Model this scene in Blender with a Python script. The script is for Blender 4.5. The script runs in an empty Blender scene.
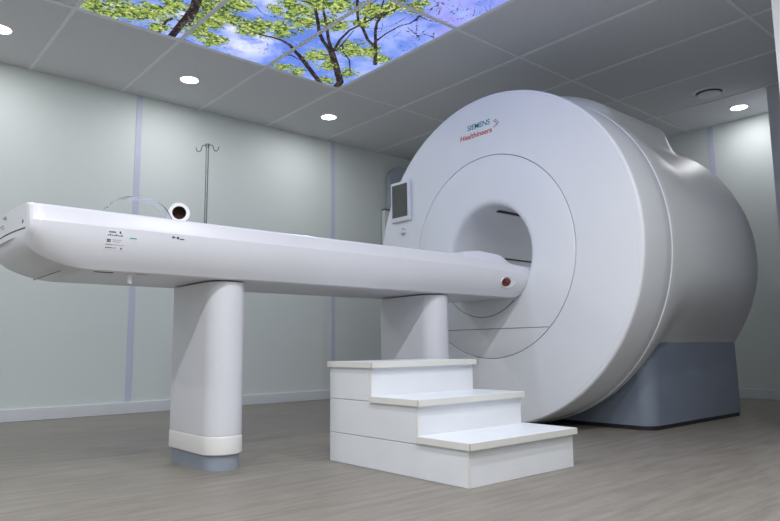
import bpy, bmesh, math, random
import numpy as np
from mathutils import Vector, Matrix
random.seed(7)
PI = math.pi
SC = bpy.context.scene
COL = SC.collection

CAM_R=(0.757536, -0.65271, -0.010464)
CAM_U=(-0.078005, -0.106425, 0.991256)
CAM_F=(0.648116, 0.750096, 0.131535)
CAM_H=0.4406
LENS=30.297
BR=[
(0.055,0.037,[(2.72, 3.74),(2.681, 3.627),(2.479, 3.409),(2.351, 3.275),(2.291, 3.225)]),
(0.027,0.009,[(2.314, 3.248),(2.222, 3.186),(2.135, 3.102),(2.066, 3.012),(1.963, 2.891),(1.922, 2.86),(1.877, 2.854),(1.85, 2.873)]),
(0.008,0.005,[(1.963, 2.891),(1.933, 2.829),(1.914, 2.782)]),
(0.022,0.011,[(2.34, 3.255),(2.236, 3.148),(2.138, 3.025),(2.077, 2.955),(1.996, 2.863),(1.943, 2.779)]),
(0.019,0.008,[(2.349, 3.247),(2.291, 3.103),(2.263, 2.971),(2.27, 2.891),(2.28, 2.787),(2.276, 2.699),(2.196, 2.57)]),
(0.009,0.006,[(2.367, 3.247),(2.325, 3.101),(2.284, 2.954)]),
(0.012,0.006,[(2.339, 3.144),(2.418, 3.233),(2.508, 3.293),(2.6, 3.406),(2.686, 3.501)]),
(0.027,0.022,[(2.685, 3.24),(2.583, 3.112),(2.5, 3.012)]),
(0.022,0.012,[(2.507, 3.033),(2.423, 2.994),(2.315, 2.903),(2.247, 2.862),(2.122, 2.715),(2.066, 2.636)]),
(0.015,0.006,[(2.299, 2.88),(2.204, 2.735),(2.171, 2.653),(2.166, 2.594)]),
(0.019,0.007,[(2.5, 3.012),(2.384, 2.871),(2.331, 2.793),(2.3, 2.713),(2.307, 2.628),(2.322, 2.539),(2.349, 2.506)]),
(0.012,0.006,[(2.474, 2.973),(2.459, 2.86),(2.459, 2.747),(2.484, 2.666),(2.472, 2.548)]),
(0.006,0.004,[(2.296, 2.894),(2.347, 2.869),(2.387, 2.831),(2.425, 2.763),(2.421, 2.636)]),
(0.006,0.003,[(2.508, 2.719),(2.568, 2.744),(2.638, 2.764)]),
(0.009,0.005,[(2.487, 2.675),(2.48, 2.622),(2.467, 2.575),(2.532, 2.579),(2.593, 2.564),(2.642, 2.511)]),
(0.004,0.003,[(2.475, 2.603),(2.538, 2.67),(2.605, 2.752),(2.656, 2.775)]),
(0.003,0.002,[(2.421, 2.403),(2.503, 2.4),(2.579, 2.425),(2.651, 2.434)]),
(0.004,0.002,[(2.583, 2.467),(2.574, 2.385),(2.627, 2.363),(2.648, 2.301)]),
(0.039,0.029,[(2.622, 3.766),(2.448, 3.629),(2.289, 3.503),(2.195, 3.432)]),
(0.026,0.011,[(2.211, 3.448),(2.092, 3.361),(2.022, 3.338),(1.957, 3.339),(1.891, 3.354),(1.841, 3.358),(1.77, 3.304)]),
(0.013,0.006,[(2.12, 3.479),(2.179, 3.48),(2.239, 3.499),(2.289, 3.503)]),
(0.005,0.004,[(1.688, 3.075),(1.745, 3.116),(1.794, 3.132),(1.844, 3.113),(1.919, 3.086),(1.992, 3.085),(2.059, 3.071)]),
(0.003,0.002,[(1.741, 3.042),(1.789, 3.09),(1.847, 3.111)]),
(0.007,0.005,[(1.803, 2.885),(1.853, 2.87),(1.918, 2.863)]),
(0.010,0.003,[(1.51, 3.366),(1.577, 3.369),(1.614, 3.385),(1.684, 3.437)]),
(0.007,0.003,[(1.459, 3.375),(1.491, 3.304),(1.532, 3.237),(1.583, 3.145)]),
(0.004,0.002,[(1.664, 3.32),(1.715, 3.35),(1.756, 3.39)]),
(0.045,0.046,[(1.477, 3.735),(1.462, 3.584),(1.45, 3.428),(1.433, 3.308),(1.404, 3.205)]),
(0.021,0.012,[(1.397, 3.724),(1.377, 3.558),(1.39, 3.501)]),
(0.007,0.004,[(1.377, 3.558),(1.397, 3.518),(1.435, 3.498),(1.435, 3.395)]),
(0.007,0.006,[(1.422, 3.384),(1.367, 3.341),(1.334, 3.326)]),
(0.017,0.014,[(1.495, 3.508),(1.473, 3.386),(1.449, 3.273),(1.424, 3.189)]),
(0.010,0.004,[(1.517, 3.715),(1.592, 3.706),(1.647, 3.715)]),
]
FO=[ (1.035,3.642,0.110),(1.178,3.581,0.123),(1.286,3.492,0.090),(1.130,3.770,0.081),(1.341,3.347,0.077),(1.380,3.657,0.059),(1.525,3.236,0.089),(1.616,3.118,0.077),(1.552,3.420,0.093),(1.630,3.325,0.081),(1.549,3.549,0.071),(1.684,3.604,0.073),(1.811,3.300,0.095),(1.952,3.216,0.083),(1.564,3.134,0.055),(1.901,2.953,0.090),(1.957,2.836,0.078),(2.040,2.781,0.067),(2.148,2.958,0.076),(1.999,3.050,0.058),(2.314,3.375,0.085),(2.464,3.450,0.067),(2.432,3.165,0.089),(2.529,3.122,0.077),(2.228,2.712,0.085),(2.270,2.857,0.047),(2.270,2.647,0.045),(2.270,2.562,0.056),(2.637,3.477,0.063),(2.578,3.659,0.057),(2.340,3.678,0.055),(2.236,3.678,0.054),(2.377,2.530,0.056),(1.823,2.933,0.055),(1.798,3.039,0.045),(2.675,3.156,0.053),(2.377,2.474,0.044) ]
CL=[ (1.889,3.540,0.163),(1.732,3.397,0.095),(1.920,3.408,0.111),(1.754,2.977,0.066),(1.403,3.424,0.045) ]

# ------------------------------------------------------------------ materials
def principled(name, col, rough=.5, spec=.5, metal=0.0, coat=0.0):
    m = bpy.data.materials.new(name); m.use_nodes = True
    b = m.node_tree.nodes['Principled BSDF']
    b.inputs['Base Color'].default_value = (*col, 1)
    b.inputs['Roughness'].default_value = rough
    b.inputs['Metallic'].default_value = metal
    b.inputs['Specular IOR Level'].default_value = spec
    b.inputs['Coat Weight'].default_value = coat
    return m

def noisy(name, col, col2, scale, rough=.5, spec=.5, stretch=(1, 1, 1), bump=0.0, detail=4, coat=0.0, lo=.35, hi=.65):
    m = principled(name, col, rough, spec, coat=coat)
    nt = m.node_tree; b = nt.nodes['Principled BSDF']
    tc = nt.nodes.new('ShaderNodeTexCoord'); mp = nt.nodes.new('ShaderNodeMapping')
    mp.inputs['Scale'].default_value = stretch
    nz = nt.nodes.new('ShaderNodeTexNoise'); nz.inputs['Scale'].default_value = scale; nz.inputs['Detail'].default_value = detail
    cr = nt.nodes.new('ShaderNodeValToRGB')
    cr.color_ramp.elements[0].position = lo; cr.color_ramp.elements[0].color = (*col, 1)
    cr.color_ramp.elements[1].position = hi; cr.color_ramp.elements[1].color = (*col2, 1)
    L = nt.links.new
    L(tc.outputs['Object'], mp.inputs[0]); L(mp.outputs[0], nz.inputs['Vector']); L(nz.outputs[0], cr.inputs[0]); L(cr.outputs[0], b.inputs['Base Color'])
    if bump:
        bp = nt.nodes.new('ShaderNodeBump'); bp.inputs['Strength'].default_value = bump; bp.inputs['Distance'].default_value = .002
        L(nz.outputs[0], bp.inputs['Height']); L(bp.outputs[0], b.inputs['Normal'])
    return m

def emitter(name, col, s):
    m = bpy.data.materials.new(name); m.use_nodes = True
    nt = m.node_tree; nt.nodes.clear()
    e = nt.nodes.new('ShaderNodeEmission'); o = nt.nodes.new('ShaderNodeOutputMaterial')
    e.inputs[0].default_value = (*col, 1); e.inputs[1].default_value = s
    nt.links.new(e.outputs[0], o.inputs[0]); return m

M = {}
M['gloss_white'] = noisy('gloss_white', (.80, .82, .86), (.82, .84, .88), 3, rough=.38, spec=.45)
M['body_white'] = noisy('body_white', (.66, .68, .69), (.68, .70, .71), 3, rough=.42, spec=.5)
M['table_white'] = noisy('table_white', (.70, .71, .765), (.72, .73, .785), 3, rough=.3, spec=.5)
M['table_grey'] = noisy('table_grey', (.62, .62, .62), (.64, .64, .64), 3, rough=.45)
M['cream'] = noisy('cream_plastic', (.74, .74, .73), (.76, .76, .75), 5, rough=.45)
M['bore'] = noisy('bore_lining', (.80, .81, .83), (.82, .83, .85), 2, rough=.35)
M['base_grey'] = noisy('blue_grey_plastic', (.28, .32, .39), (.31, .35, .42), 12, rough=.45)
M['pedestal'] = noisy('pedestal_slate', (.19, .225, .29), (.205, .24, .305), 8, rough=.42)
M['cabinet'] = noisy('cabinet_blue_grey', (.36, .40, .47), (.38, .42, .49), 8, rough=.5)
M['black'] = noisy('black_rubber', (.012, .012, .018), (.02, .02, .028), 30, rough=.5)
M['dark'] = noisy('dark_gap', (.03, .03, .035), (.045, .045, .05), 30, rough=.6)
M['seam'] = noisy('seam_grey', (.16, .165, .17), (.19, .195, .2), 30, rough=.6)
M['seam_soft'] = noisy('seam_soft_grey', (.42, .43, .45), (.45, .46, .48), 30, rough=.6)
M['step'] = noisy('step_white_board', (.77, .79, .83), (.80, .82, .86), 6, rough=.42)
M['step_top'] = noisy('step_white_tread', (.80, .84, .88), (.84, .87, .91), 6, rough=.32)
M['band'] = noisy('edge_band_ivory', (.72, .72, .68), (.76, .76, .72), 10, rough=.45)
M['steel'] = principled('brushed_steel', (.26, .27, .28), .38, metal=1.0)
M['steel_d'] = principled('dark_steel', (.16, .165, .17), .4, metal=.8)
M['chrome'] = principled('satin_chrome', (.75, .76, .8), .2, metal=1.0)
M['screen'] = noisy('dark_display', (.075, .075, .065), (.09, .09, .08), 5, rough=.25)
M['bezel'] = principled('bezel_white', (.72, .75, .82), .35)
M['teal'] = principled('print_teal', (.0, .22, .34), .5)
M['orange'] = principled('print_orange_red', (.55, .05, .03), .5)
M['maroon'] = principled('print_maroon', (.22, .02, .09), .5)
M['ink'] = principled('print_ink', (.05, .05, .07), .5)
M['ink_soft'] = principled('print_ink_soft', (.32, .32, .36), .5)
M['mint'] = principled('print_mint', (.08, .45, .36), .5)
M['red_dark'] = noisy('dark_red_plug', (.10, .012, .012), (.22, .03, .03), 60, rough=.35)
M['white_pl'] = principled('white_plastic', (.8, .8, .82), .35)
M['sticker'] = principled('sticker_white', (.72, .73, .79), .4)
M['paper'] = noisy('white_paper', (.80, .80, .82), (.84, .84, .86), 40, rough=.8, spec=.2)
M['card'] = noisy('brown_card', (.05, .028, .022), (.08, .04, .03), 40, rough=.8, spec=.2)
M['ceil_tile'] = noisy('ceiling_tile_grey', (.70, .71, .73), (.72, .73, .75), 30, rough=.75, spec=.2)
M['ceil_bar'] = noisy('ceiling_bar_grey', (.84, .85, .87), (.86, .87, .89), 30, rough=.5, spec=.3)
M['wall'] = noisy('wall_panel_pale_green', (.66, .71, .69), (.68, .73, .71), 1.2, rough=.55, spec=.3)
M['wall_dim'] = noisy('wall_pier_grey', (.66, .68, .74), (.68, .70, .76), 1.2, rough=.6, spec=.3)
M['joint'] = noisy('joint_strip_lavender', (.55, .57, .70), (.57, .59, .72), 10, rough=.5, spec=.3)
M['skirt'] = noisy('skirting_pale_grey', (.68, .71, .73), (.70, .73, .75), 10, rough=.5)
M['trim_white'] = noisy('door_frame_white', (.86, .87, .88), (.88, .89, .90), 10, rough=.4)
M['fill_soft'] = emitter('tunnel_fill_glow', (.95, .97, 1.0), 14.0)  # glow of the bar added inside the tunnel as fill
M['lamp'] = emitter('lamp_glow', (1.0, .98, 1.0), 9.0)

def clear_plastic():
    m = bpy.data.materials.new('clear_acrylic'); m.use_nodes = True
    nt = m.node_tree; b = nt.nodes['Principled BSDF']
    b.inputs['Base Color'].default_value = (.93, .94, 1.0, 1); b.inputs['Roughness'].default_value = .06
    b.inputs['Transmission Weight'].default_value = 1.0; b.inputs['IOR'].default_value = 1.3
    return m
M['clear'] = clear_plastic()

def floor_mat():
    m = principled('vinyl_floor_grey_oak', (.3, .28, .26), .42, .35)
    nt = m.node_tree; b = nt.nodes['Principled BSDF']; L = nt.links.new
    tc = nt.nodes.new('ShaderNodeTexCoord')
    def mapped(sc, rot=0):
        mp = nt.nodes.new('ShaderNodeMapping'); mp.inputs['Scale'].default_value = sc; mp.inputs['Rotation'].default_value = (0, 0, rot)
        L(tc.outputs['Object'], mp.inputs[0]); return mp.outputs[0]
    def noise(v, s, d=5, r=.6):
        n = nt.nodes.new('ShaderNodeTexNoise'); n.inputs['Scale'].default_value = s; n.inputs['Detail'].default_value = d; n.inputs['Roughness'].default_value = r
        L(v, n.inputs['Vector']); return n.outputs[0]
    def ramp(v, p0, c0, p1, c1):
        r = nt.nodes.new('ShaderNodeValToRGB'); e = r.color_ramp.elements
        e[0].position = p0; e[0].color = (*c0, 1); e[1].position = p1; e[1].color = (*c1, 1); L(v, r.inputs[0]); return r.outputs[0]
    a = ramp(noise(mapped((1.1, 9, 1)), 3.0, 6, .65), .36, (.205, .187, .158), .66, (.290, .266, .232))
    c = ramp(noise(mapped((2.6, 70, 1)), 3.0, 5, .75), .38, (.88, .875, .87), .62, (1.08, 1.08, 1.08))
    mx = nt.nodes.new('ShaderNodeMix'); mx.data_type = 'RGBA'; mx.blend_type = 'MULTIPLY'; mx.inputs[0].default_value = 1
    L(a, mx.inputs[6]); L(c, mx.inputs[7]); L(mx.outputs[2], b.inputs['Base Color'])
    return m
M['floor'] = floor_mat()

# ------------------------------------------------------------------ mesh helpers
def finish(name, bm, mat, parent=None, smooth=False, angle=30, kind=None):
    me = bpy.data.meshes.new(name)
    bmesh.ops.recalc_face_normals(bm, faces=bm.faces[:])
    if smooth:
        for f in bm.faces: f.smooth = True
        for e in bm.edges:
            if len(e.link_faces) == 2 and e.calc_face_angle(0) > math.radians(angle): e.smooth = False
    bm.to_mesh(me); bm.free()
    o = bpy.data.objects.new(name, me); COL.objects.link(o)
    if isinstance(mat, (list, tuple)):
        for x in mat: me.materials.append(x)
    else: me.materials.append(mat)
    if parent is not None:
        o.parent = parent
        o.matrix_parent_inverse = Matrix.Translation(-parent.location)
    if kind: o['kind'] = kind
    return o

def tag(o, label, cat, group=None):
    o['label'] = label; o['category'] = cat
    if group: o['group'] = group
    return o

def empty(name, loc, label, cat, group=None):
    o = bpy.data.objects.new(name, None); COL.objects.link(o); o.location = loc
    o.empty_display_size = .1
    return tag(o, label, cat, group)

def box(bm, x0, x1, y0, y1, z0, z1, bev=0, seg=2, mi=0):
    r = bmesh.ops.create_cube(bm, size=1)
    vs = r['verts']
    for v in vs:
        v.co = Vector(((x0 + x1) / 2 + v.co.x * (x1 - x0), (y0 + y1) / 2 + v.co.y * (y1 - y0), (z0 + z1) / 2 + v.co.z * (z1 - z0)))
    fs = set(f for v in vs for f in v.link_faces)
    for f in fs: f.material_index = mi
    if bev:
        es = list(set(e for v in vs for e in v.link_edges))
        bmesh.ops.bevel(bm, geom=es, offset=bev, segments=seg, affect='EDGES', profile=.6)
    return bm

def boxes(*bs, bev=0, seg=2):
    bm = bmesh.new()
    for b in bs: box(bm, *b, bev=bev, seg=seg)
    return bm

def lathe_x(bm, prof, yc, zc, n=128, radial=None, closed=False):
    """prof: list of (x, r); revolved about the line y=yc, z=zc. radial(x, r, a) may change r."""
    rings = []
    for (x, r) in prof:
        ring = []
        for k in range(n):
            a = 2 * PI * k / n
            rr = radial(x, r, a) if radial else r
            ring.append(bm.verts.new((x, yc + rr * math.cos(a), zc + rr * math.sin(a))))
        rings.append(ring)
    for i in range(len(rings) - 1 + (1 if closed else 0)):
        A, B = rings[i], rings[(i + 1) % len(rings)]
        for k in range(n):
            bm.faces.new((A[k], A[(k + 1) % n], B[(k + 1) % n], B[k]))
    return rings

def arc(cx, cr, rad, a0, a1, n=8):
    return [(cx + rad * math.cos(math.radians(a0 + (a1 - a0) * i / n)), cr + rad * math.sin(math.radians(a0 + (a1 - a0) * i / n))) for i in range(n + 1)]

def tube(bm, pts, r, n=10, cap=True):
    pts = [Vector(p) for p in pts]
    rings = []
    up = None
    for i, p in enumerate(pts):
        d = (pts[min(i + 1, len(pts) - 1)] - pts[max(i - 1, 0)]).normalized()
        if up is None: up = d.orthogonal().normalized()
        up = (up - d * up.dot(d)).normalized(); s = d.cross(up)
        rings.append([bm.verts.new(p + (up * math.cos(2 * PI * k / n) + s * math.sin(2 * PI * k / n)) * r) for k in range(n)])
    for A, B in zip(rings, rings[1:]):
        for k in range(n): bm.faces.new((A[k], A[(k + 1) % n], B[(k + 1) % n], B[k]))
    if cap:
        bm.faces.new(rings[0]); bm.faces.new(list(reversed(rings[-1])))
    return bm

def loft(bm, secs, cap=True):
    rings = [[bm.verts.new(p) for p in s] for s in secs]
    n = len(rings[0])
    for A, B in zip(rings, rings[1:]):
        for k in range(n): bm.faces.new((A[k], A[(k + 1) % n], B[(k + 1) % n], B[k]))
    if cap:
        bm.faces.new(rings[0]); bm.faces.new(list(reversed(rings[-1])))
    return rings

def stadium(xc, yc, hw, hl, n=16):
    """outline in plan: half width hw along x, half length hl along y, round ends"""
    pts = []
    for k in range(n + 1):
        a = PI * k / n; pts.append((xc + hw * math.cos(a), yc + (hl - hw) + hw * math.sin(a)))
    for k in range(n + 1):
        a = PI + PI * k / n; pts.append((xc + hw * math.cos(a), yc - (hl - hw) + hw * math.sin(a)))
    return pts

def stadium_prism(bm, xc, yc, levels):
    """levels: (z, hw, hl)"""
    loft(bm, [[(x, y, z) for x, y in stadium(xc, yc, hw, hl)] for z, hw, hl in levels])
    return bm

def disc(bm, c, r, axis='x', n=24, depth=.003, mi=0):
    """short cylinder"""
    c = Vector(c); A = {'x': (Vector((0, 1, 0)), Vector((0, 0, 1)), Vector((1, 0, 0))), 'y': (Vector((1, 0, 0)), Vector((0, 0, 1)), Vector((0, 1, 0))), 'z': (Vector((1, 0, 0)), Vector((0, 1, 0)), Vector((0, 0, 1)))}[axis]
    r0 = [bm.verts.new(c + (A[0] * math.cos(2 * PI * k / n) + A[1] * math.sin(2 * PI * k / n)) * r) for k in range(n)]
    r1 = [bm.verts.new(v.co + A[2] * depth) for v in r0]
    for k in range(n): bm.faces.new((r0[k], r0[(k + 1) % n], r1[(k + 1) % n], r1[k])).material_index = mi
    bm.faces.new(r0).material_index = mi; bm.faces.new(list(reversed(r1))).material_index = mi

def text_mesh(name, body, size, mat, parent, origin, xdir, ydir, shear=0, bold=0, ext=.0006, width=None):
    cu = bpy.data.curves.new(name, 'FONT'); cu.body = body; cu.size = size; cu.shear = shear; cu.offset = bold; cu.extrude = ext
    ob = bpy.data.objects.new(name, cu); COL.objects.link(ob)
    dg = bpy.context.evaluated_depsgraph_get(); dg.update()
    me = bpy.data.meshes.new_from_object(ob.evaluated_get(dg))
    bpy.data.objects.remove(ob)
    xd, yd = Vector(xdir).normalized(), Vector(ydir).normalized(); zd = xd.cross(yd)
    w = max(v.co.x for v in me.vertices) - min(v.co.x for v in me.vertices)
    k = (width / w) if width else 1
    for v in me.vertices:
        c = v.co.copy(); v.co = Vector(origin) + xd * c.x * k + yd * c.y + zd * c.z
    me.materials.append(mat)
    o = bpy.data.objects.new(name, me); COL.objects.link(o)
    o.parent = parent; o.matrix_parent_inverse = Matrix.Translation(-parent.location)
    return o

def ss(a, b, x):
    t = max(0, min(1, (x - a) / (b - a))); return t * t * (3 - 2 * t)

# ------------------------------------------------------------------ room
CZ = 2.33; XR = 5.76; YB = 4.78; XL = -2.6; YF = -1.6
GX, GY, SX, SY = .325, 3.731, .6045, 1.190     # ceiling grid
finish('floor', boxes((XL - .1, XR + .1, YF - .1, YB + .1, -.1, 0)), M['floor'], kind='structure')
finish('wall_back', boxes((XL - .1, XR + .1, YB, YB + .1, 0, CZ + .12)), M['wall'], kind='structure')
finish('wall_right', boxes((XR, XR + .1, YF, YB, 0, CZ + .12)), M['wall'], kind='structure')
finish('wall_left', boxes((XL - .1, XL, YF, YB, 0, CZ + .12)), M['wall'], kind='structure')
finish('wall_front', boxes((XL - .1, XR + .1, YF - .1, YF, 0, CZ + .12)), M['wall'], kind='structure')
finish('wall_pier', boxes((5.20, XR, .996, 1.705, 0, CZ)), M['wall_dim'], kind='structure')
# ceiling tiles, with the cells of the luminous picture left open
xs = [XL] + [GX + SX * i for i in range(-4, 9)] + [XR]
ys = [YF] + [GY - SY * j for j in range(4, -1, -1)] + [YB]
PX0, PX1 = GX + SX, GX + 4 * SX
PROWS = 2
bm = bmesh.new()
for x0, x1 in zip(xs, xs[1:]):
    for y0, y1 in zip(ys, ys[1:]):
        cx, cy = (x0 + x1) / 2, (y0 + y1) / 2
        if PX0 < cx < PX1 and GY - PROWS * SY < cy < GY: continue
        box(bm, x0 + .0005, x1 - .0005, y0 + .0005, y1 - .0005, CZ, CZ + .02)
box(bm, XL - .1, XR + .1, YF - .1, YB + .1, CZ + .07, CZ + .12)
finish('ceiling', bm, M['ceil_tile'], kind='structure')
bm = bmesh.new()
def in_panel_x(x): return PX0 + .1 < x < PX1 - .1
for x in xs[1:-1]:
    y1 = YB
    box(bm, x - .011, x + .011, YF, y1, CZ - .004, CZ)
for y in ys[1:-1]:
    a = XL
    box(bm, XL, XR, y - .011, y + .011, CZ - .0046, CZ - .0002)
finish('trim_1', bm, M['ceil_bar'], kind='structure')
# pale shadow-gap angle round the walls
for i, (x, w) in enumerate([(-.11, .042), (1.673, .042), (3.447, .042)]):
    finish('trim_%d' % (i + 2), boxes((x - w / 2, x + w / 2, YB - .004, YB, .08, CZ)), M['joint'], kind='structure')
finish('trim_5', boxes((XR - .004, XR, 2.335, 2.385, .08, CZ)), M['joint'], kind='structure')
def skirting(name, b):
    bm = boxes(b, bev=.004); finish(name, bm, M['skirt'], kind='structure')
skirting('baseboard_back', (XL, XR, YB - .014, YB, 0, .08))
skirting('baseboard_right', (XR - .014, XR, 1.705, YB - .014, 0, .08))
skirting('baseboard_left', (XL, XL + .014, YF, YB - .014, 0, .08))
# white wall end at the view's right edge, run on unseen to block light
finish('wall_end_light_block', boxes((3.2, XR, .85, .996, 0, CZ)), M['trim_white'], kind='structure')

# ------------------------------------------------------------------ luminous ceiling picture
def picture_masks(X, Y):
    d_br = np.full(X.shape, 9.0)
    for w0, w1, pts in BR:
        n = len(pts) - 1
        for i in range(n):
            (ax, ay), (bx, by) = pts[i], pts[i + 1]
            dx, dy = bx - ax, by - ay
            t = np.clip(((X - ax) * dx + (Y - ay) * dy) / (dx * dx + dy * dy + 1e-9), 0, 1)
            w = w0 + (w1 - w0) * (i + t) / n
            d = np.hypot(X - ax - t * dx, Y - ay - t * dy) - w / 2
            d_br = np.minimum(d_br, d)
    br = np.clip(.5 - d_br / .008, 0, 1)
    fo = np.zeros(X.shape)
    for cx, cy, r in FO2: fo = np.maximum(fo, np.clip(1.25 - np.hypot(X - cx, Y - cy) / r, 0, 1))
    cl = np.zeros(X.shape)
    for cx, cy, r in CL: cl = np.maximum(cl, np.clip(1.2 - np.hypot(X - cx, Y - cy) / r, 0, 1))
    return br, fo, cl
rng = random.Random(3)
FO2 = [(x, y, r_ * 1.55) for x, y, r_ in FO]
for k in range(14): FO2.append((rng.uniform(PX0, 2.2), rng.uniform(1.5, 2.7), rng.uniform(.06, .15)))
for i in range(3):        # crown branches that continue past the frame of the photo
    x = 1.3 + .5 * i
    p = [(x, 2.75), (x - .06, 2.5), (x + .05, 2.2), (x - .03, 1.9), (x + .1, 1.6)]
    BR.append((.012, .004, p))
for k in range(190):       # fine twigs in the purple corner and between crowns
    x = rng.uniform(2.35, 2.72) if k < 60 else rng.uniform(1.0, 2.3); y = rng.uniform(2.1, 3.0) if k < 60 else rng.uniform(1.5, 3.6); a = rng.uniform(0, 2 * PI)
    p = [(x, y)]
    for s in range(4):
        a += rng.uniform(-.6, .6); x += .045 * math.cos(a); y += .045 * math.sin(a); p.append((x, y))
    BR.append((.0035, .0015, p))

def sky_mat():
    m = bpy.data.materials.new('backlit_tree_print'); m.use_nodes = True
    nt = m.node_tree; nt.nodes.clear(); L = nt.links.new; N = nt.nodes.new
    at = N('ShaderNodeAttribute'); at.attribute_name = 'print'
    sp = N('ShaderNodeSeparateColor'); L(at.outputs['Color'], sp.inputs[0])
    tc = N('ShaderNodeTexCoord')
    def noise(s, d=3, r=.6, off=0):
        mp = N('ShaderNodeMapping'); mp.inputs['Location'].default_value = (off, off * .7, 0); L(tc.outputs['Object'], mp.inputs[0])
        n = N('ShaderNodeTexNoise'); n.inputs['Scale'].default_value = s; n.inputs['Detail'].default_value = d; n.inputs['Roughness'].default_value = r
        L(mp.outputs[0], n.inputs['Vector']); return n.outputs[0]
    def math_(op, a, b=None, clamp=False):
        n = N('ShaderNodeMath'); n.operation = op; n.use_clamp = clamp
        for i, v in enumerate((a, b)):
            if v is None: continue
            if isinstance(v, (int, float)): n.inputs[i].default_value = v
            else: L(v, n.inputs[i])
        return n.outputs[0]
    def mix(f, a, b):
        n = N('ShaderNodeMix'); n.data_type = 'RGBA'
        L(f, n.inputs[0]) if not isinstance(f, (int, float)) else None
        for i, v in ((6, a), (7, b)):
            if isinstance(v, tuple): n.inputs[i].default_value = (*v, 1)
            else: L(v, n.inputs[i])
        return n.outputs[2]
    def sharp(v, lo, hi):
        n = N('ShaderNodeMapRange'); n.interpolation_type = 'SMOOTHSTEP'; n.inputs[1].default_value = lo; n.inputs[2].default_value = hi
        L(v, n.inputs[0]); return n.outputs[0]
    sx = N('ShaderNodeSeparateXYZ'); L(tc.outputs['Object'], sx.inputs[0])
    sky = mix(sharp(noise(2.6, 4), .4, .62), (.12, .22, .68), (.34, .43, .88))
    purple = math_('MULTIPLY', sharp(sx.outputs[0], 2.2, 2.65), math_('SUBTRACT', 1.0, sharp(sx.outputs[1], 2.45, 2.95)))
    sky = mix(math_('MULTIPLY', purple, sharp(noise(7, 3, .6, 3), .35, .6)), sky, (.33, .32, .80))
    cl = math_('MULTIPLY', sp.outputs[2], sharp(noise(6, 4, .65, 9), .32, .55), True)
    sky = mix(cl, sky, (.72, .75, .97))
    # leaves: density mask broken up by fine noise
    fine = noise(52, 6, .85, 5); mid = noise(14, 3, .6, 2)
    dens = math_('ADD', math_('MULTIPLY', sp.outputs[1], .30), math_('ADD', math_('MULTIPLY', fine, .75), math_('MULTIPLY', mid, .55)))
    leaf = sharp(dens, .765, .825)
    c1 = mix(sharp(noise(50, 4, .75, 11), .44, .58), (.035, .075, .03), (.34, .44, .09))
    c2 = mix(sharp(noise(38, 4, .75, 17), .53, .64), c1, (.62, .70, .30))
    out = mix(leaf, sky, c2)
    # branches, partly hidden by the leaves
    lf2 = sharp(math_('ADD', math_('MULTIPLY', sp.outputs[1], .35), fine), .76, .84)
    bk = mix(sharp(noise(40, 3, .6, 21), .45, .7), (.022, .018, .025), (.10, .075, .045))
    bm_ = math_('MULTIPLY', sharp(sp.outputs[0], .3, .6), math_('SUBTRACT', 1.0, lf2), True)
    out = mix(bm_, out, bk)
    em = N('ShaderNodeEmission'); em.inputs[1].default_value = SKY_STR; L(out, em.inputs[0])
    o = N('ShaderNodeOutputMaterial'); L(em.outputs[0], o.inputs[0])
    return m
SKY_STR = 1.15
M['sky'] = sky_mat()
M['frame_lit'] = principled('panel_frame_white', (.85, .86, .9), .4)
step = .0075
pl = {(0, 0): 'luminous ceiling picture panel with a dark leaning trunk, left end of the far row',
      (1, 0): 'luminous ceiling picture panel with cloud and green branches, middle of the far row',
      (2, 0): 'luminous ceiling picture panel with the thick forked tree trunk, nearest the scanner in the far row',
      (0, 1): 'luminous ceiling picture panel of leaves and sky, left end of the second row',
      (1, 1): 'luminous ceiling picture panel of leaf crowns, middle of the second row',
      (2, 1): 'luminous ceiling picture panel of purple sky and bare twigs, scanner end of the second row'}
for i in range(3):
    for j in range(PROWS):
        x0, x1 = GX + SX * (1 + i), GX + SX * (2 + i); y1 = GY - SY * j; y0 = y1 - SY
        root = empty('sky_ceiling_panel', ((x0 + x1) / 2, (y0 + y1) / 2, CZ), pl[(i, j)], 'ceiling panel', 'tree picture light panels in the ceiling')
        nx, ny = int(round((x1 - x0) / step)), int(round((y1 - y0) / step))
        gx = np.linspace(x0 + .001, x1 - .001, nx + 1); gy = np.linspace(y0 + .001, y1 - .001, ny + 1)
        X, Y = np.meshgrid(gx, gy)
        a, b, c = picture_masks(X, Y)
        vs = [(float(x), float(y), CZ + .002) for x, y in zip(X.ravel(), Y.ravel())]
        fs = [(r * (nx + 1) + k, (r + 1) * (nx + 1) + k, (r + 1) * (nx + 1) + k + 1, r * (nx + 1) + k + 1) for r in range(ny) for k in range(nx)]
        me = bpy.data.meshes.new('diffuser'); me.from_pydata(vs, [], fs)
        ca = me.color_attributes.new('print', 'FLOAT_COLOR', 'POINT')
        ca.data.foreach_set('color', np.stack([a, b, c, np.ones_like(a)], -1).astype(np.float32).ravel())
        me.materials.append(M['sky'])
        o = bpy.data.objects.new('diffuser', me); COL.objects.link(o); o.parent = root; o.matrix_parent_inverse = Matrix.Translation(-root.location)
        t = .014
        finish('frame', boxes((x0, x0 + t, y0, y1, CZ - .0025, CZ + .03), (x1 - t, x1, y0, y1, CZ - .0025, CZ + .03),
                              (x0 + t, x1 - t, y0, y0 + t, CZ - .0025, CZ + .03), (x0 + t, x1 - t, y1 - t, y1, CZ - .0025, CZ + .03)), M['frame_lit'], root)

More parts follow.
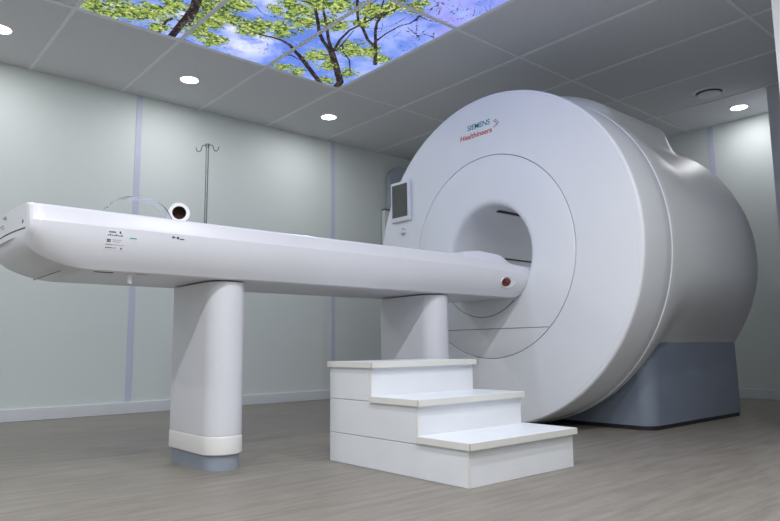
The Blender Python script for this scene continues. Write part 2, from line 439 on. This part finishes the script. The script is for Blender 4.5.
# ------------------------------------------------------------------ downlights and vent
def downlight_parts(root):
    x, y, _ = root.location
    bm = bmesh.new()
    def ring(r, z): return [bm.verts.new((x + r * math.cos(2 * PI * k / 40), y + r * math.sin(2 * PI * k / 40), z)) for k in range(40)]
    R_ = [ring(.060, CZ - .001), ring(.061, CZ - .005), ring(.070, CZ - .005), ring(.073, CZ - .001)]
    for A, B in zip(R_, R_[1:]):
        for k in range(40): bm.faces.new((A[k], A[(k + 1) % 40], B[(k + 1) % 40], B[k]))
    finish('rim', bm, M['white_pl'], root, smooth=True)
    bm = bmesh.new(); disc(bm, (x, y, CZ - .003), .060, 'z', 32, .002)
    finish('diffuser', bm, M['lamp'], root)
DL = [(.66, 4.26, 'round recessed downlight at the left edge of the picture, far ceiling row'),
      (1.83, 4.26, 'round recessed downlight in the ceiling just left of the tree picture corner'),
      (3.03, 4.26, 'round recessed downlight in the ceiling between tree picture and scanner'),
      (5.46, 2.00, 'round recessed downlight in the ceiling beside the right wall'),
      (5.46, 3.65, 'added unseen fill downlight over the far right corner behind the scanner'),  # unseen, added to let light into the bore from behind
      (-.55, 4.26, 'round recessed downlight past the left edge of the view'),
      (-1.7, 2.3, 'added unseen fill downlight over the left side of the room'),  # from here on: unseen downlights added as fill to soften the shadows
      (-1.7, .75, 'added unseen fill downlight over the near left corner'),
      (-.55, .75, 'added unseen fill downlight over the near left of the room'),
      (-.55, -.7, 'added unseen fill downlight behind the camera to the left'),
      (.62, .75, 'added unseen fill downlight above the camera'),
      (.62, -.7, 'added unseen fill downlight behind the camera'),
      (1.83, .2, 'added unseen fill downlight over the near side of the steps'),
      (-.55, 2.3, 'added unseen fill downlight past the foot end of the patient table')]
LW = {0: 4.5, 1: 4.5, 2: 4, 3: 2.3, 4: 2.0, 5: 4.5, 6: 10, 7: 12, 8: 14, 9: 12, 10: 24, 11: 16, 12: 20, 13: 9}
for k, (x, y, lab) in enumerate(DL):
    r = empty('downlight', (x, y, CZ), lab, 'ceiling light', 'round ceiling downlights')
    downlight_parts(r)
    ld = bpy.data.lights.new('lamp', 'AREA'); ld.shape = 'DISK'; ld.size = .118; ld.energy = LW[k]
    ld.color = (.97, .97, 1.0)
    lo = bpy.data.objects.new('lamp', ld); COL.objects.link(lo); lo.location = (x, y, CZ - .0065); lo.parent = r; lo.matrix_parent_inverse = Matrix.Translation(-r.location)

r = empty('ceiling_vent', (4.935, 2.01, CZ), 'round grey ceiling air valve beside the right downlight', 'vent')
bm = bmesh.new()
def vring(rr, z): return [bm.verts.new((4.935 + rr * math.cos(2 * PI * k / 48), 2.01 + rr * math.sin(2 * PI * k / 48), z)) for k in range(48)]
R_ = [vring(.088, CZ - .001), vring(.097, CZ - .014), vring(.108, CZ - .010), vring(.118, CZ - .001)]
for A, B in zip(R_, R_[1:]):
    for k in range(48): bm.faces.new((A[k], A[(k + 1) % 48], B[(k + 1) % 48], B[k]))
finish('outer_ring', bm, M['ceil_bar'], r, smooth=True)
bm = bmesh.new(); disc(bm, (4.935, 2.01, CZ - .003), .092, 'z', 40, .002); finish('throat', bm, M['black'], r)
bm = bmesh.new()
R_ = [vring(.080, CZ - .020), vring(.083, CZ - .024), vring(.065, CZ - .029), vring(.010, CZ - .031)]
for A, B in zip(R_, R_[1:]):
    for k in range(48): bm.faces.new((A[k], A[(k + 1) % 48], B[(k + 1) % 48], B[k]))
bm.faces.new(R_[-1]); bm.faces.new(R_[0])
tube(bm, [(4.935, 2.01, CZ - .020), (4.935, 2.01, CZ - .003)], .01)
finish('centre_plate', bm, M['ceil_bar'], r, smooth=True)

# ------------------------------------------------------------------ scanner
YC, ZC, XS = 2.48, .963, 2.89
scan = empty('mri_scanner', (3.7, YC, 0), 'large white round magnetic resonance scanner with open bore standing on a slate grey pedestal', 'scanner')
RO = .960
# front cover: annular face, rounded lip, side band
prof = [(XS + .016, .5915), (XS + .002, .592)] + [(XS, .594), (XS, .70), (XS, .80), (XS, .9), (XS, .936), (XS, .9385), (XS + .0015, .9395), (XS + .0015, .941), (XS, .942), (XS, .9505), (XS + .0004, .9520)] + \
       [(XS + .002, .9540), (XS + .006, .9575), (XS + .009, RO - .001), (XS + .012, RO - .0002), (XS + .03, RO), (XS + .1, RO + .001), (XS + .2, RO + .001), (XS + .268, RO), (XS + .274, RO - .004), (XS + .274, RO - .03)]
bm = bmesh.new(); lathe_x(bm, prof, YC, ZC, 160)
lathe_x(bm, [(XS + .016, .5915), (XS + .016, .583)], YC, ZC, 160)
bmesh.ops.remove_doubles(bm, verts=bm.verts[:], dist=.0002)
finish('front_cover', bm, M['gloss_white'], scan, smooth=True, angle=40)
# dark groove floor
bm = bmesh.new(); lathe_x(bm, [(XS + .010, .583), (XS + .010, .5935)], YC, ZC, 160); finish('cover_gap', bm, M['dark'], scan)
# bore ring with funnel
prof = [(XS + .014, .5885), (XS + .001, .588), (XS, .586), (XS, .50), (XS + .0005, .42)] + [(XS + .0012, .338), (XS + .0035, .323), (XS + .009, .311), (XS + .018, .303), (XS + .030, .299), (XS + .05, .2975), (XS + .09, .297)]
bm = bmesh.new(); lathe_x(bm, prof, YC, ZC, 160); finish('bore_ring', bm, M['gloss_white'], scan, smooth=True, angle=40)
# bore tunnel
bm = bmesh.new(); lathe_x(bm, [(XS + .09, .297), (3.3, .297), (3.9, .297), (4.40, .297), (4.47, .33), (4.50, .40)], YC, ZC, 128)
finish('bore_tunnel', bm, M['bore'], scan, smooth=True, angle=50)
# thin dark strips along the tunnel
def tunnel_strip(name, a0, a1, x0, x1, mat):
    bm = bmesh.new(); n = 6; secs = []
    for x in (x0, x1):
        s = [(x, YC + .2955 * math.cos(math.radians(a0 + (a1 - a0) * k / n)), ZC + .2955 * math.sin(math.radians(a0 + (a1 - a0) * k / n))) for k in range(n + 1)]
        s += [(x, YC + .291 * math.cos(math.radians(a1 - (a1 - a0) * k / n)), ZC + .291 * math.sin(math.radians(a1 - (a1 - a0) * k / n))) for k in range(n + 1)]
        secs.append(s)
    loft(bm, secs); return finish(name, bm, mat, scan)
tunnel_strip('tunnel_light_strip', 79, 84, 3.05, 4.3, M['dark'])
bm = bmesh.new(); box(bm, 3.95, 4.35, YC - .02, YC + .02, ZC + .280, ZC + .290, bev=.002); finish('tunnel_fill_bar', bm, M['fill_soft'], scan)  # hidden glowing bar added to brighten the tunnel lining
tunnel_strip('tunnel_rail', 9.5, 11.5, 3.40, 4.35, M['dark'])
tunnel_strip('tunnel_rail', 168.5, 170.5, 3.40, 4.35, M['dark'])
# body
def body_r(x, r, a):
    # a: 0 = +Y side, 90 = up, 180 = -Y side
    d = math.degrees(a); up = d if d <= 270 else d - 360
    off = abs(up - 90)                     # angle away from straight up
    low = off - 90                         # degrees below the equator
    rr = r
    f = ss(3.17, 3.45, x)
    if off < 90:
        rr += (1 - ss(44, 86, off)) * ss(3.2, 3.6, x) * (min(rr, .905) - rr)
    if low > 0:
        rr += f * ss(8, 34, low) * (min(rr, .893) - rr)
    hump = 1 - ss(32, 44, off)
    hx = ss(3.165, 3.26, x) * (1 - ss(3.98, 4.045, x))
    target = 1.010
    rr += hump * hx * max(0, target - rr)
    return rr
bprof = [(3.150, .925), (3.164, .935), (3.166, .958), (3.170, .961), (3.20, .963), (3.26, .966), (3.32, .970), (3.40, .976), (3.5, .982), (3.6, .986), (3.7, .987), (3.8, .986), (3.9, .983), (4.0, .977),
         (4.06, .973), (4.12, .967), (4.16, .962), (4.2, .957), (4.24, .950), (4.28, .941), (4.33, .926), (4.38, .905), (4.42, .880), (4.455, .845), (4.48, .80), (4.495, .74), (4.50, .66), (4.50, .40)]
fine = []
for (x0, r0), (x1, r1) in zip(bprof, bprof[1:]):
    n = max(1, int((x1 - x0) / .03))
    for k in range(n): fine.append((x0 + (x1 - x0) * k / n, r0 + (r1 - r0) * k / n))
fine.append(bprof[-1])
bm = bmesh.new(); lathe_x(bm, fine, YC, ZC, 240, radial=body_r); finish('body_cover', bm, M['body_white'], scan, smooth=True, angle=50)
# bright joint between cover and body
bm = bmesh.new(); lathe_x(bm, [(3.163, .940), (3.163, .9635), (3.167, .9645), (3.171, .9635), (3.171, .940)], YC, ZC, 160); finish('joint_ring', bm, M['gloss_white'], scan, smooth=True, angle=50)
# pedestal
def round_rect(x0, x1, y0, y1, r, n=8):
    p = []
    for cx, cy, a in ((x1 - r, y1 - r, 0), (x0 + r, y1 - r, 90), (x0 + r, y0 + r, 180), (x1 - r, y0 + r, 270)):
        for k in range(n + 1):
            t = math.radians(a + 90 * k / n); p.append((cx + r * math.cos(t), cy + r * math.sin(t)))
    return p
bm = bmesh.new()
loft(bm, [[(x, y, z) for x, y in round_rect(3.27 + e, 4.43 - e * .3, 1.735 + e, 3.225 - e, .085)] for z, e in ((.022, 0), (.2, .0), (.40, .004), (.447, .006), (.455, .014), (.457, .03))])
finish('pedestal', bm, M['pedestal'], scan, smooth=True, angle=40)
bm = bmesh.new(); loft(bm, [[(x, y, z) for x, y in round_rect(3.275, 4.428, 1.740, 3.220, .085)] for z in (0, .022)])
finish('plinth', bm, M['black'], scan, smooth=True, angle=40)
# seams on the ring
bm = bmesh.new(); h = .54
hw = math.sqrt(.585 ** 2 - (h - ZC) ** 2)
box(bm, XS - .0012, XS + .002, YC - hw, YC + hw, h - .0018, h + .0018)
finish('panel_seam', bm, M['seam'], scan)
bm = bmesh.new()
A = [math.radians(228 + (318 - 228) * k / 30) for k in range(31)]
pts = [(XS + .002, 2.527 + .338 * math.cos(a), .946 + .338 * math.sin(a)) for a in A]
tube(bm, pts, .0024, 6); tube(bm, [pts[-1], (XS + .002, pts[-1][1], .72)], .0024, 6)
finish('docking_seam', bm, M['seam'], scan)
# flat cover that closes the opening under the table
bm = bmesh.new()
P = []
for k in range(33):
    a = math.radians(196 + 148 * k / 32)
    P.append((2.527 + .336 * math.cos(a), .946 + .336 * math.sin(a)))
loft(bm, [[(x, y, z) for y, z in P] for x in (XS - .0005, XS + .006)])
finish('docking_panel', bm, M['gloss_white'], scan)
# control display
r_scr = finish('control_display', boxes((XS - .022, XS - .001, 3.118, 3.306, 1.272, 1.545), bev=.008, seg=3), M['bezel'], scan, smooth=True, angle=40)
def sub(o, par, root):
    o.parent = par; o.matrix_parent_inverse = Matrix.Translation(-root.location)
    return o
o = finish('screen', boxes((XS - .0235, XS - .021, 3.139, 3.289, 1.303, 1.526)), M['screen'], r_scr)
o.matrix_parent_inverse = Matrix.Identity(4); o.parent = r_scr
o.matrix_parent_inverse = Matrix.Identity(4)
bm = bmesh.new(); disc(bm, (XS - .004, 3.204, 1.204), .027, 'x', 32, .004)
for k in range(1): pass
lathe_x(bm, [(XS - .004, .025), (XS - .011, .024), (XS - .017, .018), (XS - .019, .001)], 3.204, 1.204, 32)
finish('control_knob', bm, M['chrome'], scan, smooth=True, angle=30)
# lettering and dots of the maker's mark
text_mesh('lettering', 'SIEMENS', .046, M['teal'], scan, (XS - .0005, 2.612, 1.742), (0, -1, 0), (0, 0, 1), shear=.12, bold=.0003, width=.178)
text_mesh('lettering', 'Healthineers', .045, M['orange'], scan, (XS - .0005, 2.672, 1.690), (0, -1, 0), (0, 0, 1), shear=.12, bold=.0006, width=.252)
for i, (dy, dz) in enumerate([(0, .030), (.010, .022), (.020, .012), (.010, .002), (0, -.006), (.013, .034), (.023, .025), (.031, .013), (.022, .002)]):
    bm = bmesh.new(); disc(bm, (XS - .0012, 2.400 - dy, 1.721 + dz), .0040, 'x', 12, .0015)
    finish('logo_dot', bm, M['maroon'] if i % 3 else M['orange'], scan)

# ------------------------------------------------------------------ patient table
TY = 2.48
tab = empty('patient_table', (1.7, TY, 0), 'long white patient table on two upright columns running into the scanner bore', 'patient table')
def table_section(x, inset=0, drop=0):
    hw = .28 - inset; zt = .897; zb = .700
    zt -= .024 * ss(2.45, 2.95, x)             # scanner end dips a little and curves under
    if x > 2.80:
        t = min(1, (x - 2.80) / .145); zb += .115 * (1 - math.sqrt(max(0, 1 - t * t)))
    if x < .66:                                 # foot end curves up
        t = min(1, (.66 - x) / .2025); zb += .098 * (1 - math.sqrt(max(0, 1 - t * t)))
    zm = .842 - .012 * ss(2.4, 2.95, x)
    half = [(hw - .022, zt - drop), (hw - .014, zt - .003), (hw - .010, zt - .009), (hw - .004, zm + .012), (hw, zm), (hw, zm - .010)]
    H = zm - .010 - (zb + .012)
    for k in range(1, 9):
        t = k / 8; half.append((hw - .040 * t ** 2.2, zm - .010 - H * t))
    tf = ss(.68, .47, x) if x < .68 else 0
    tf = 1 - ss(.47, .68, x)
    half += [(hw - .045 - .006 * tf, zb + .004), (hw - .053 - .03 * tf, zb)]
    P = [(-a, z) for a, z in half] + [(a, z) for a, z in reversed(half)]
    return [(x, TY + a, z) for a, z in P]
def table_end(sec, k):
    """foot end: bow the section toward -X in plan, k = how far"""
    return [(x - k * (.024 * (1 - ((y - TY) / .28) ** 2)), y, z) for x, y, z in sec]
xs_ = [.495, .505, .52, .54, .56, .58, .61, .64, .66, .8, 1.0, 1.3, 1.6, 1.9, 2.2, 2.45, 2.55, 2.65, 2.72, 2.78, 2.80, 2.83, 2.86, 2.88, 2.90, 2.915, 2.928, 2.936, 2.942, 2.945]
secs = []
for x, ins in ((.4575, .030), (.4578, .022), (.4600, .013), (.466, .006), (.475, .0015), (.485, .0)):
    secs.append(table_end(table_section(x, ins), 1 - ss(.4575, .60, x)))
secs += [table_end(table_section(x), 1 - ss(.4575, .60, x)) for x in xs_]
bm = bmesh.new(); loft(bm, secs)
# end cap: fill the bowed end as a grid of strips instead of one flat face
bm.faces.ensure_lookup_table()
big = [f for f in bm.faces if len(f.verts) > 8 and f.calc_center_median().x < .6]
for f in big:
    vs = list(f.verts); vs.sort(key=lambda v: 0)
bmesh.ops.delete(bm, geom=big, context='FACES_ONLY')
bm.verts.ensure_lookup_table()
n = len(secs[0]); h2 = n // 2
base = [bm.verts[k] for k in range(n)]
def bow(y): return -.024 * (1 - ((y - TY) / .28) ** 2)
cols = 16; prev = [base[k] for k in range(h2)]; rowt = [prev[0]]; rowb = [prev[-1]]
for c in range(1, cols + 1):
    t = c / cols
    if c == cols: cur = [base[n - 1 - k] for k in range(h2)]
    else:
        cur = []
        for k in range(h2):
            y = base[k].co.y + (base[n - 1 - k].co.y - base[k].co.y) * t
            cur.append(bm.verts.new((.4575 + bow(y), y, base[k].co.z)))
    for k in range(h2 - 1):
        bm.faces.new((prev[k], prev[k + 1], cur[k + 1], cur[k]))
    rowt.append(cur[0]); rowb.append(cur[-1])
    prev = cur
bm.faces.new(rowt); bm.faces.new(rowb)
finish('table_body', bm, M['table_white'], tab, smooth=True, angle=14)
def end_x(y): return .4575 + bow(y)
# underside tray seams and fittings
finish('underside_seam', boxes((.572, .575, 2.30, 2.66, .6985, .7005)), M['seam'], tab)
finish('underside_slot', boxes((.668, .728, 2.262, 2.274, .6985, .7010)), M['dark'], tab)
finish('underside_slot', boxes((.805, .845, 2.262, 2.270, .6985, .7010)), M['seam_soft'], tab)
bm = bmesh.new(); tube(bm, [(.790, 2.285, .705), (.790, 2.285, .668)], .008, 14); finish('release_peg', bm, M['white_pl'], tab, smooth=True)
# end cap slot and marks
def end_strip(bm, y0, y1, z0, z1, n=12):
    loft(bm, [[(end_x(y) - .0008, y, z0), (end_x(y) + .002, y, z0), (end_x(y) + .002, y, z1), (end_x(y) - .0008, y, z1)] for y in [y0 + (y1 - y0) * k / n for k in range(n + 1)]])
bm = bmesh.new(); end_strip(bm, 2.238, 2.722, .8165, .8205); finish('end_slot', bm, M['dark'], tab)
bm = bmesh.new()
for (y, z, w, h_) in [(2.44, .880, .05, .004), (2.43, .872, .03, .006), (2.47, .855, .06, .003), (2.455, .845, .04, .003)]: end_strip(bm, y, y + w, z, z + h_, 3)
finish('end_mark', bm, M['ink_soft'], tab)
bm = bmesh.new(); disc(bm, (end_x(2.262) - .0012, 2.262, .842), .006, 'x', 16, .003); finish('end_button', bm, M['seam'], tab)
# rating label: lines of tiny print
YS = TY - .28
def side_y(z):
    t = max(0, (.832 - z) / .120); return YS + .040 * t ** 2.2
bm = bmesh.new(); bms = bmesh.new()
def dash(b, x, z, w, h_): yy = side_y(z + h_ / 2); box(b, x, x + w, yy - .0008, yy + .0010, z, z + h_)
def lab(x, z, w, h_, b=None):
    dash(bm if b is None else b, x, z, w, h_)
for k in range(5): lab(.688 + k * .0045, .824, .0038, .0045)
lab(.722, .8225, .005, .008)
for k in range(8): lab(.684 + k * .0062, .8135 + (k % 3) * .0006, .0046, .003 + .0022 * (k % 3 == 1))
for k in range(3):
    for j in range(2): lab(.683 + k * .0042, .793 + j * .0055, .0036, .0045)
for k in range(5): lab(.702 + k * .006, .800, .0045, .0022, bms)
for k in range(4): lab(.702 + k * .006, .794, .0045, .0022, bms)
for k in range(11): lab(.680 + k * .0056, .784, .0042, .0022, bms if k > 3 else None)
for k in range(7): lab(.680 + k * .0052, .774, .0042, .0026, bms if k > 3 else None)
lab(.728, .7725, .0055, .006)
lb = bmesh.new(); Zs = [.768 + .068 * k / 8 for k in range(9)]
loft(lb, [[(.676, side_y(z) - .0004, z), (.745, side_y(z) - .0004, z), (.745, side_y(z) + .002, z), (.676, side_y(z) + .002, z)] for z in Zs])
rl = finish('rating_label', lb, M['sticker'], tab, smooth=True)
for b_, m_ in ((bm, M['ink']), (bms, M['ink_soft'])):
    o = finish('label_print', b_, m_, rl); o.matrix_parent_inverse = Matrix.Identity(4)
finish('green_mark', boxes((.757, .778, YS - .0008, YS + .001, .8105, .8135)), M['mint'], tab)
bm = bmesh.new()
v = [bm.verts.new(p) for p in ((.897, YS - .0008, .8295), (.907, YS - .0008, .8345), (.907, YS - .0008, .8245))]; bm.faces.new(v)
box(bm, .907, .914, YS - .0008, YS + .001, .8285, .8305)
disc(bm, (.921, YS - .0008, .8285), .0045, 'y', 12, .0015); box(bm, .928, .944, YS - .0008, YS + .001, .8235, .8268)
finish('arrow_mark', bm, M['ink'], tab)
# recessed socket at the scanner end
bm = bmesh.new()
xc, zc = 2.713, .776
def sring(rx, rz, dy, dx=0):
    return [bm.verts.new((xc + dx + rx * math.cos(2 * PI * k / 32), side_y(zc + rz * math.sin(2 * PI * k / 32)) + dy, zc + rz * math.sin(2 * PI * k / 32))) for k in range(32)]
R_ = [sring(.060, .032, .004, .014), sring(.060, .032, -.004, .014), sring(.054, .029, -.007, .013), sring(.047, .026, -.004, .010), sring(.034, .023, -.0008, .0)]
for A_, B_ in zip(R_, R_[1:]):
    for k in range(32): bm.faces.new((A_[k], A_[(k + 1) % 32], B_[(k + 1) % 32], B_[k]))
bm.faces.new(R_[-1])
sock = finish('socket', bm, M['white_pl'], tab, smooth=True)
bm = bmesh.new(); YP = side_y(zc)
R_ = [sring(.033, .0215, .001, -.001), sring(.033, .0215, -.006, -.001), sring(.026, .017, -.009, -.001)]
for A_, B_ in zip(R_, R_[1:]):
    for k in range(32): bm.faces.new((A_[k], A_[(k + 1) % 32], B_[(k + 1) % 32], B_[k]))
bm.faces.new(R_[-1])
disc(bm, (xc - .010, YP - .012, zc + .005), .009, 'y', 12, .007); disc(bm, (xc + .006, YP - .012, zc - .006), .007, 'y', 12, .007); box(bm, xc - .004, xc + .014, YP - .010, YP - .005, zc + .004, zc + .013)
o = finish('plug', bm, M['red_dark'], sock, smooth=True, angle=20); o.matrix_parent_inverse = Matrix.Identity(4)
# raised head plate on the tabletop
bm = bmesh.new()
def plate(x, z0, z1, y0, y1): return [(x, y0, z0), (x, y0 + .02, z1), (x, y1 - .02, z1), (x, y1, z0)]
zt = lambda x: .896 - .024 * ss(2.45, 2.95, x)
loft(bm, [plate(x, zt(x) - .006, z, 2.225, 2.735) for x, z in ((2.425, .914), (2.428, .918), (2.54, .932), (2.56, .933), (2.70, .926), (2.712, .924), (2.775, .898), (2.80, .884))])
finish('head_plate', bm, M['table_white'], tab, smooth=True, angle=8)
# columns
def column(xc, seam):
    hl = .214; ym = 2.480
    bm = bmesh.new(); stadium_prism(bm, xc, ym, [(.125, .076, hl), (.127, .078, hl + .002), (.694, .078, hl + .002)])
    c = finish('column', bm, M['table_white'], tab, smooth=True, angle=35)
    bm = bmesh.new(); stadium_prism(bm, xc, ym, [(.056, .077, hl), (.059, .0795, hl + .0035), (.117, .0795, hl + .0035), (.1182, .079, hl + .003), (.126, .076, hl)])
    o = finish('column_skirt', bm, M['cream'], tab, smooth=True, angle=35)
    bm = bmesh.new(); stadium_prism(bm, xc, ym, [(0, .070, hl - .008), (.058, .070, hl - .008)])
    finish('column_base', bm, M['base_grey'], tab, smooth=True, angle=35)
column(1.171, .12)
column(2.297, .12)

# ------------------------------------------------------------------ things on and beside the table
# clear plastic arch
def arch_prof(t):  # t 0..1 along, returns x, z
    x = .692 + .222 * t
    z = .900 + .064 * (max(0, 1 - abs(2 * t - .95) ** 2.6)) ** .62
    return x, z
bm = bmesh.new(); secs = []
N_ = 28
pts = [arch_prof(k / N_) for k in range(N_ + 1)]
inn = []
for k, (x, z) in enumerate(pts):
    xa, za = pts[max(0, k - 1)]; xb, zb = pts[min(N_, k + 1)]
    l = math.hypot(xb - xa, zb - za); nx, nz = -(zb - za) / l, (xb - xa) / l
    inn.append((x - nx * .0035, max(.8975, z - nz * .0035)))
outl = pts + inn[::-1]
bm = bmesh.new(); loft(bm, [[(x, y, z) for x, z in outl] for y in (2.235, 2.285)])
tag(finish('plastic_arch', bm, M['clear'], None, smooth=True, angle=40), 'clear plastic arch lying on the foot end of the patient table', 'coil support')
# paper roll, open end toward the viewer
roll = empty('paper_roll', (1.0, 2.36, .90), 'white paper roll with dark hollow core lying on the patient table', 'paper roll')
d = Vector((-.35, -1, 0)).normalized(); s_ = d.cross(Vector((0, 0, 1))).normalized(); u_ = Vector((0, 0, 1))
c0 = Vector((.952, 2.27, .9345)); c1 = c0 - d * .22
def roll_shell(r0, r1, name, mat, par):
    bm = bmesh.new(); rings = []
    for c, r in ((c0, r0), (c1, r0), (c1, r1), (c0, r1)):
        rings.append([bm.verts.new(c + (s_ * math.cos(2 * PI * k / 40) + u_ * math.sin(2 * PI * k / 40)) * r) for k in range(40)])
    for i in range(4):
        A, B = rings[i], rings[(i + 1) % 4]
        for k in range(40): bm.faces.new((A[k], A[(k + 1) % 40], B[(k + 1) % 40], B[k]))
    return finish(name, bm, mat, par, smooth=True, angle=40)
roll_shell(.037, .0245, 'paper', M['paper'], roll)
roll_shell(.0245, .0225, 'core', M['card'], roll)
bm = bmesh.new()
cc = c0 - d * .03
rr_ = [bm.verts.new(cc + (s_ * math.cos(2 * PI * k / 24) + u_ * math.sin(2 * PI * k / 24)) * .0225) for k in range(24)]; bm.faces.new(rr_)
finish('core_plug', bm, M['card'], roll)
# IV pole
iv = empty('iv_pole', (1.293, 2.785, .70), 'thin steel drip pole with two hooks rising behind the patient table', 'drip pole')
bm = bmesh.new(); tube(bm, [(1.293, 2.785, .70), (1.293, 2.785, 1.383)], .0068, 14); finish('pole', bm, M['steel'], iv, smooth=True)
finish('clamp', boxes((1.271, 1.315, 2.761, 2.798, .80, .86), bev=.004), M['steel_d'], iv, smooth=True, angle=40)
ux, uy = .71, -.70
def hook(sgn):
    bm = bmesh.new()
    P = [(0, 0), (.010, .003), (.022, .004), (.030, .000), (.034, -.008), (.036, -.017), (.042, -.025), (.051, -.027), (.060, -.023), (.064, -.014), (.065, -.006)]
    P = [(a * .82, b) for a, b in P]
    tube(bm, [(1.293 + sgn * a * ux, 2.785 + sgn * a * uy, 1.379 + b + (-.000 if sgn > 0 else .0)) for a, b in P], .0021, 8)
    finish('hook', bm, M['steel_d'], iv, smooth=True)
hook(1); hook(-1)
bm = bmesh.new(); tube(bm, [(1.293, 2.785, 1.372), (1.293, 2.785, 1.388)], .009, 14); finish('pole_cap', bm, M['steel_d'], iv, smooth=True)

# ------------------------------------------------------------------ steps
st = empty('patient_steps', (1.87, 1.82, 0), 'white three-step wooden block with ivory edged treads in front of the patient table', 'steps')
X0, X1, Y0, Y1 = 1.571, 2.136, 1.450, 2.196
for y0, z0, z1 in ((Y0, 0, .1105), (1.684, .1125, .2415), (1.936, .2435, .366)):
    finish('riser_box', boxes((X0, X1, y0, Y1, z0, z1), bev=.0012, seg=1), M['step'], st)
for y0, y1, z in ((Y0 - .016, 1.683, .140), (1.668, 1.935, .262), (1.919, Y1 + .004, .388)):
    if z == .140: zs = .118
    else: zs = z - .021
    t = finish('tread', boxes((X0 - .009, X1 + .009, y0 + .0015, y1, z - .021, z), bev=.001, seg=1), M['step_top'], st)
    o = finish('edge_band', boxes((X0 - .0105, X1 + .0105, y0, y0 + .0014, z - .022, z - .0005), (X0 - .0105, X0 - .0092, y0, y1, z - .022, z - .0005), (X1 + .0092, X1 + .0105, y0, y1, z - .022, z - .0005)), M['band'], t)
    o.matrix_parent_inverse = Matrix.Identity(4)
# fill under the bottom tread
finish('riser_box', boxes((X0, X1, Y0, 1.6835, .1108, .1188), bev=.0005, seg=1), M['step'], st)
for y0, z0, z1 in ((Y0, .004, .1185), (1.684, .141, .2405), (1.936, .263, .3665)):
    finish('corner_strip', boxes((X0 - .0008, X0 + .006, y0 - .0012, y0 + .006, z0, z1)), M['band'], st)

# ------------------------------------------------------------------ behind the scanner
cab = empty('equipment_cabinet', (4.4, 4.69, 0), 'tall blue-grey cabinet with rounded top corner half hidden behind the scanner', 'cabinet')
bm = bmesh.new(); pr = [(4.080, .05)] + [(4.080 + .15 - .15 * math.cos(math.radians(a)), 2.06 + .15 * math.sin(math.radians(a))) for a in range(0, 91, 10)] + [(4.75, 2.21), (4.75, .05)]
loft(bm, [[(x, y, z) for x, z in pr] for y in (4.705, 4.765)])
finish('housing', bm, M['cabinet'], cab, smooth=True, angle=35)
finish('plinth', boxes((4.09, 4.73, 4.715, 4.76, 0, .05)), M['dark'], cab)
finish('door_panel', boxes((4.15, 4.66, 4.699, 4.706, .15, 1.85), bev=.002, seg=1), M['cabinet'], cab)
duct = empty('cable_trunking', (4.02, 4.73, 0), 'pale grey upright cable duct at the left side of the blue-grey cabinet', 'cable duct')
finish('duct_body', boxes((4.020, 4.076, 4.72, 4.765, 0, 1.755), bev=.002, seg=1), M['wall'], duct)
finish('duct_lid', boxes((4.015, 4.076, 4.712, 4.765, 1.756, 1.767), bev=.001, seg=1), M['seam'], duct)

# ------------------------------------------------------------------ world, camera, view
w = bpy.data.worlds.new('world'); SC.world = w; w.use_nodes = True
w.node_tree.nodes['Background'].inputs[0].default_value = (.5, .55, .6, 1); w.node_tree.nodes['Background'].inputs[1].default_value = .02
cd = bpy.data.cameras.new('camera'); cam = bpy.data.objects.new('camera', cd); COL.objects.link(cam)
cd.sensor_width = 36; cd.sensor_fit = 'HORIZONTAL'; cd.lens = LENS; cd.clip_start = .02
R3 = Matrix((CAM_R, CAM_U, tuple(-c for c in CAM_F))).transposed()
cam.matrix_world = Matrix.Translation((0, 0, CAM_H)) @ R3.to_4x4()
SC.camera = cam
SC.view_settings.view_transform = 'Standard'
SC.view_settings.look = 'None'
SC.view_settings.exposure = 0.12
SC.view_settings.gamma = 1
SC.view_settings.use_curve_mapping = False
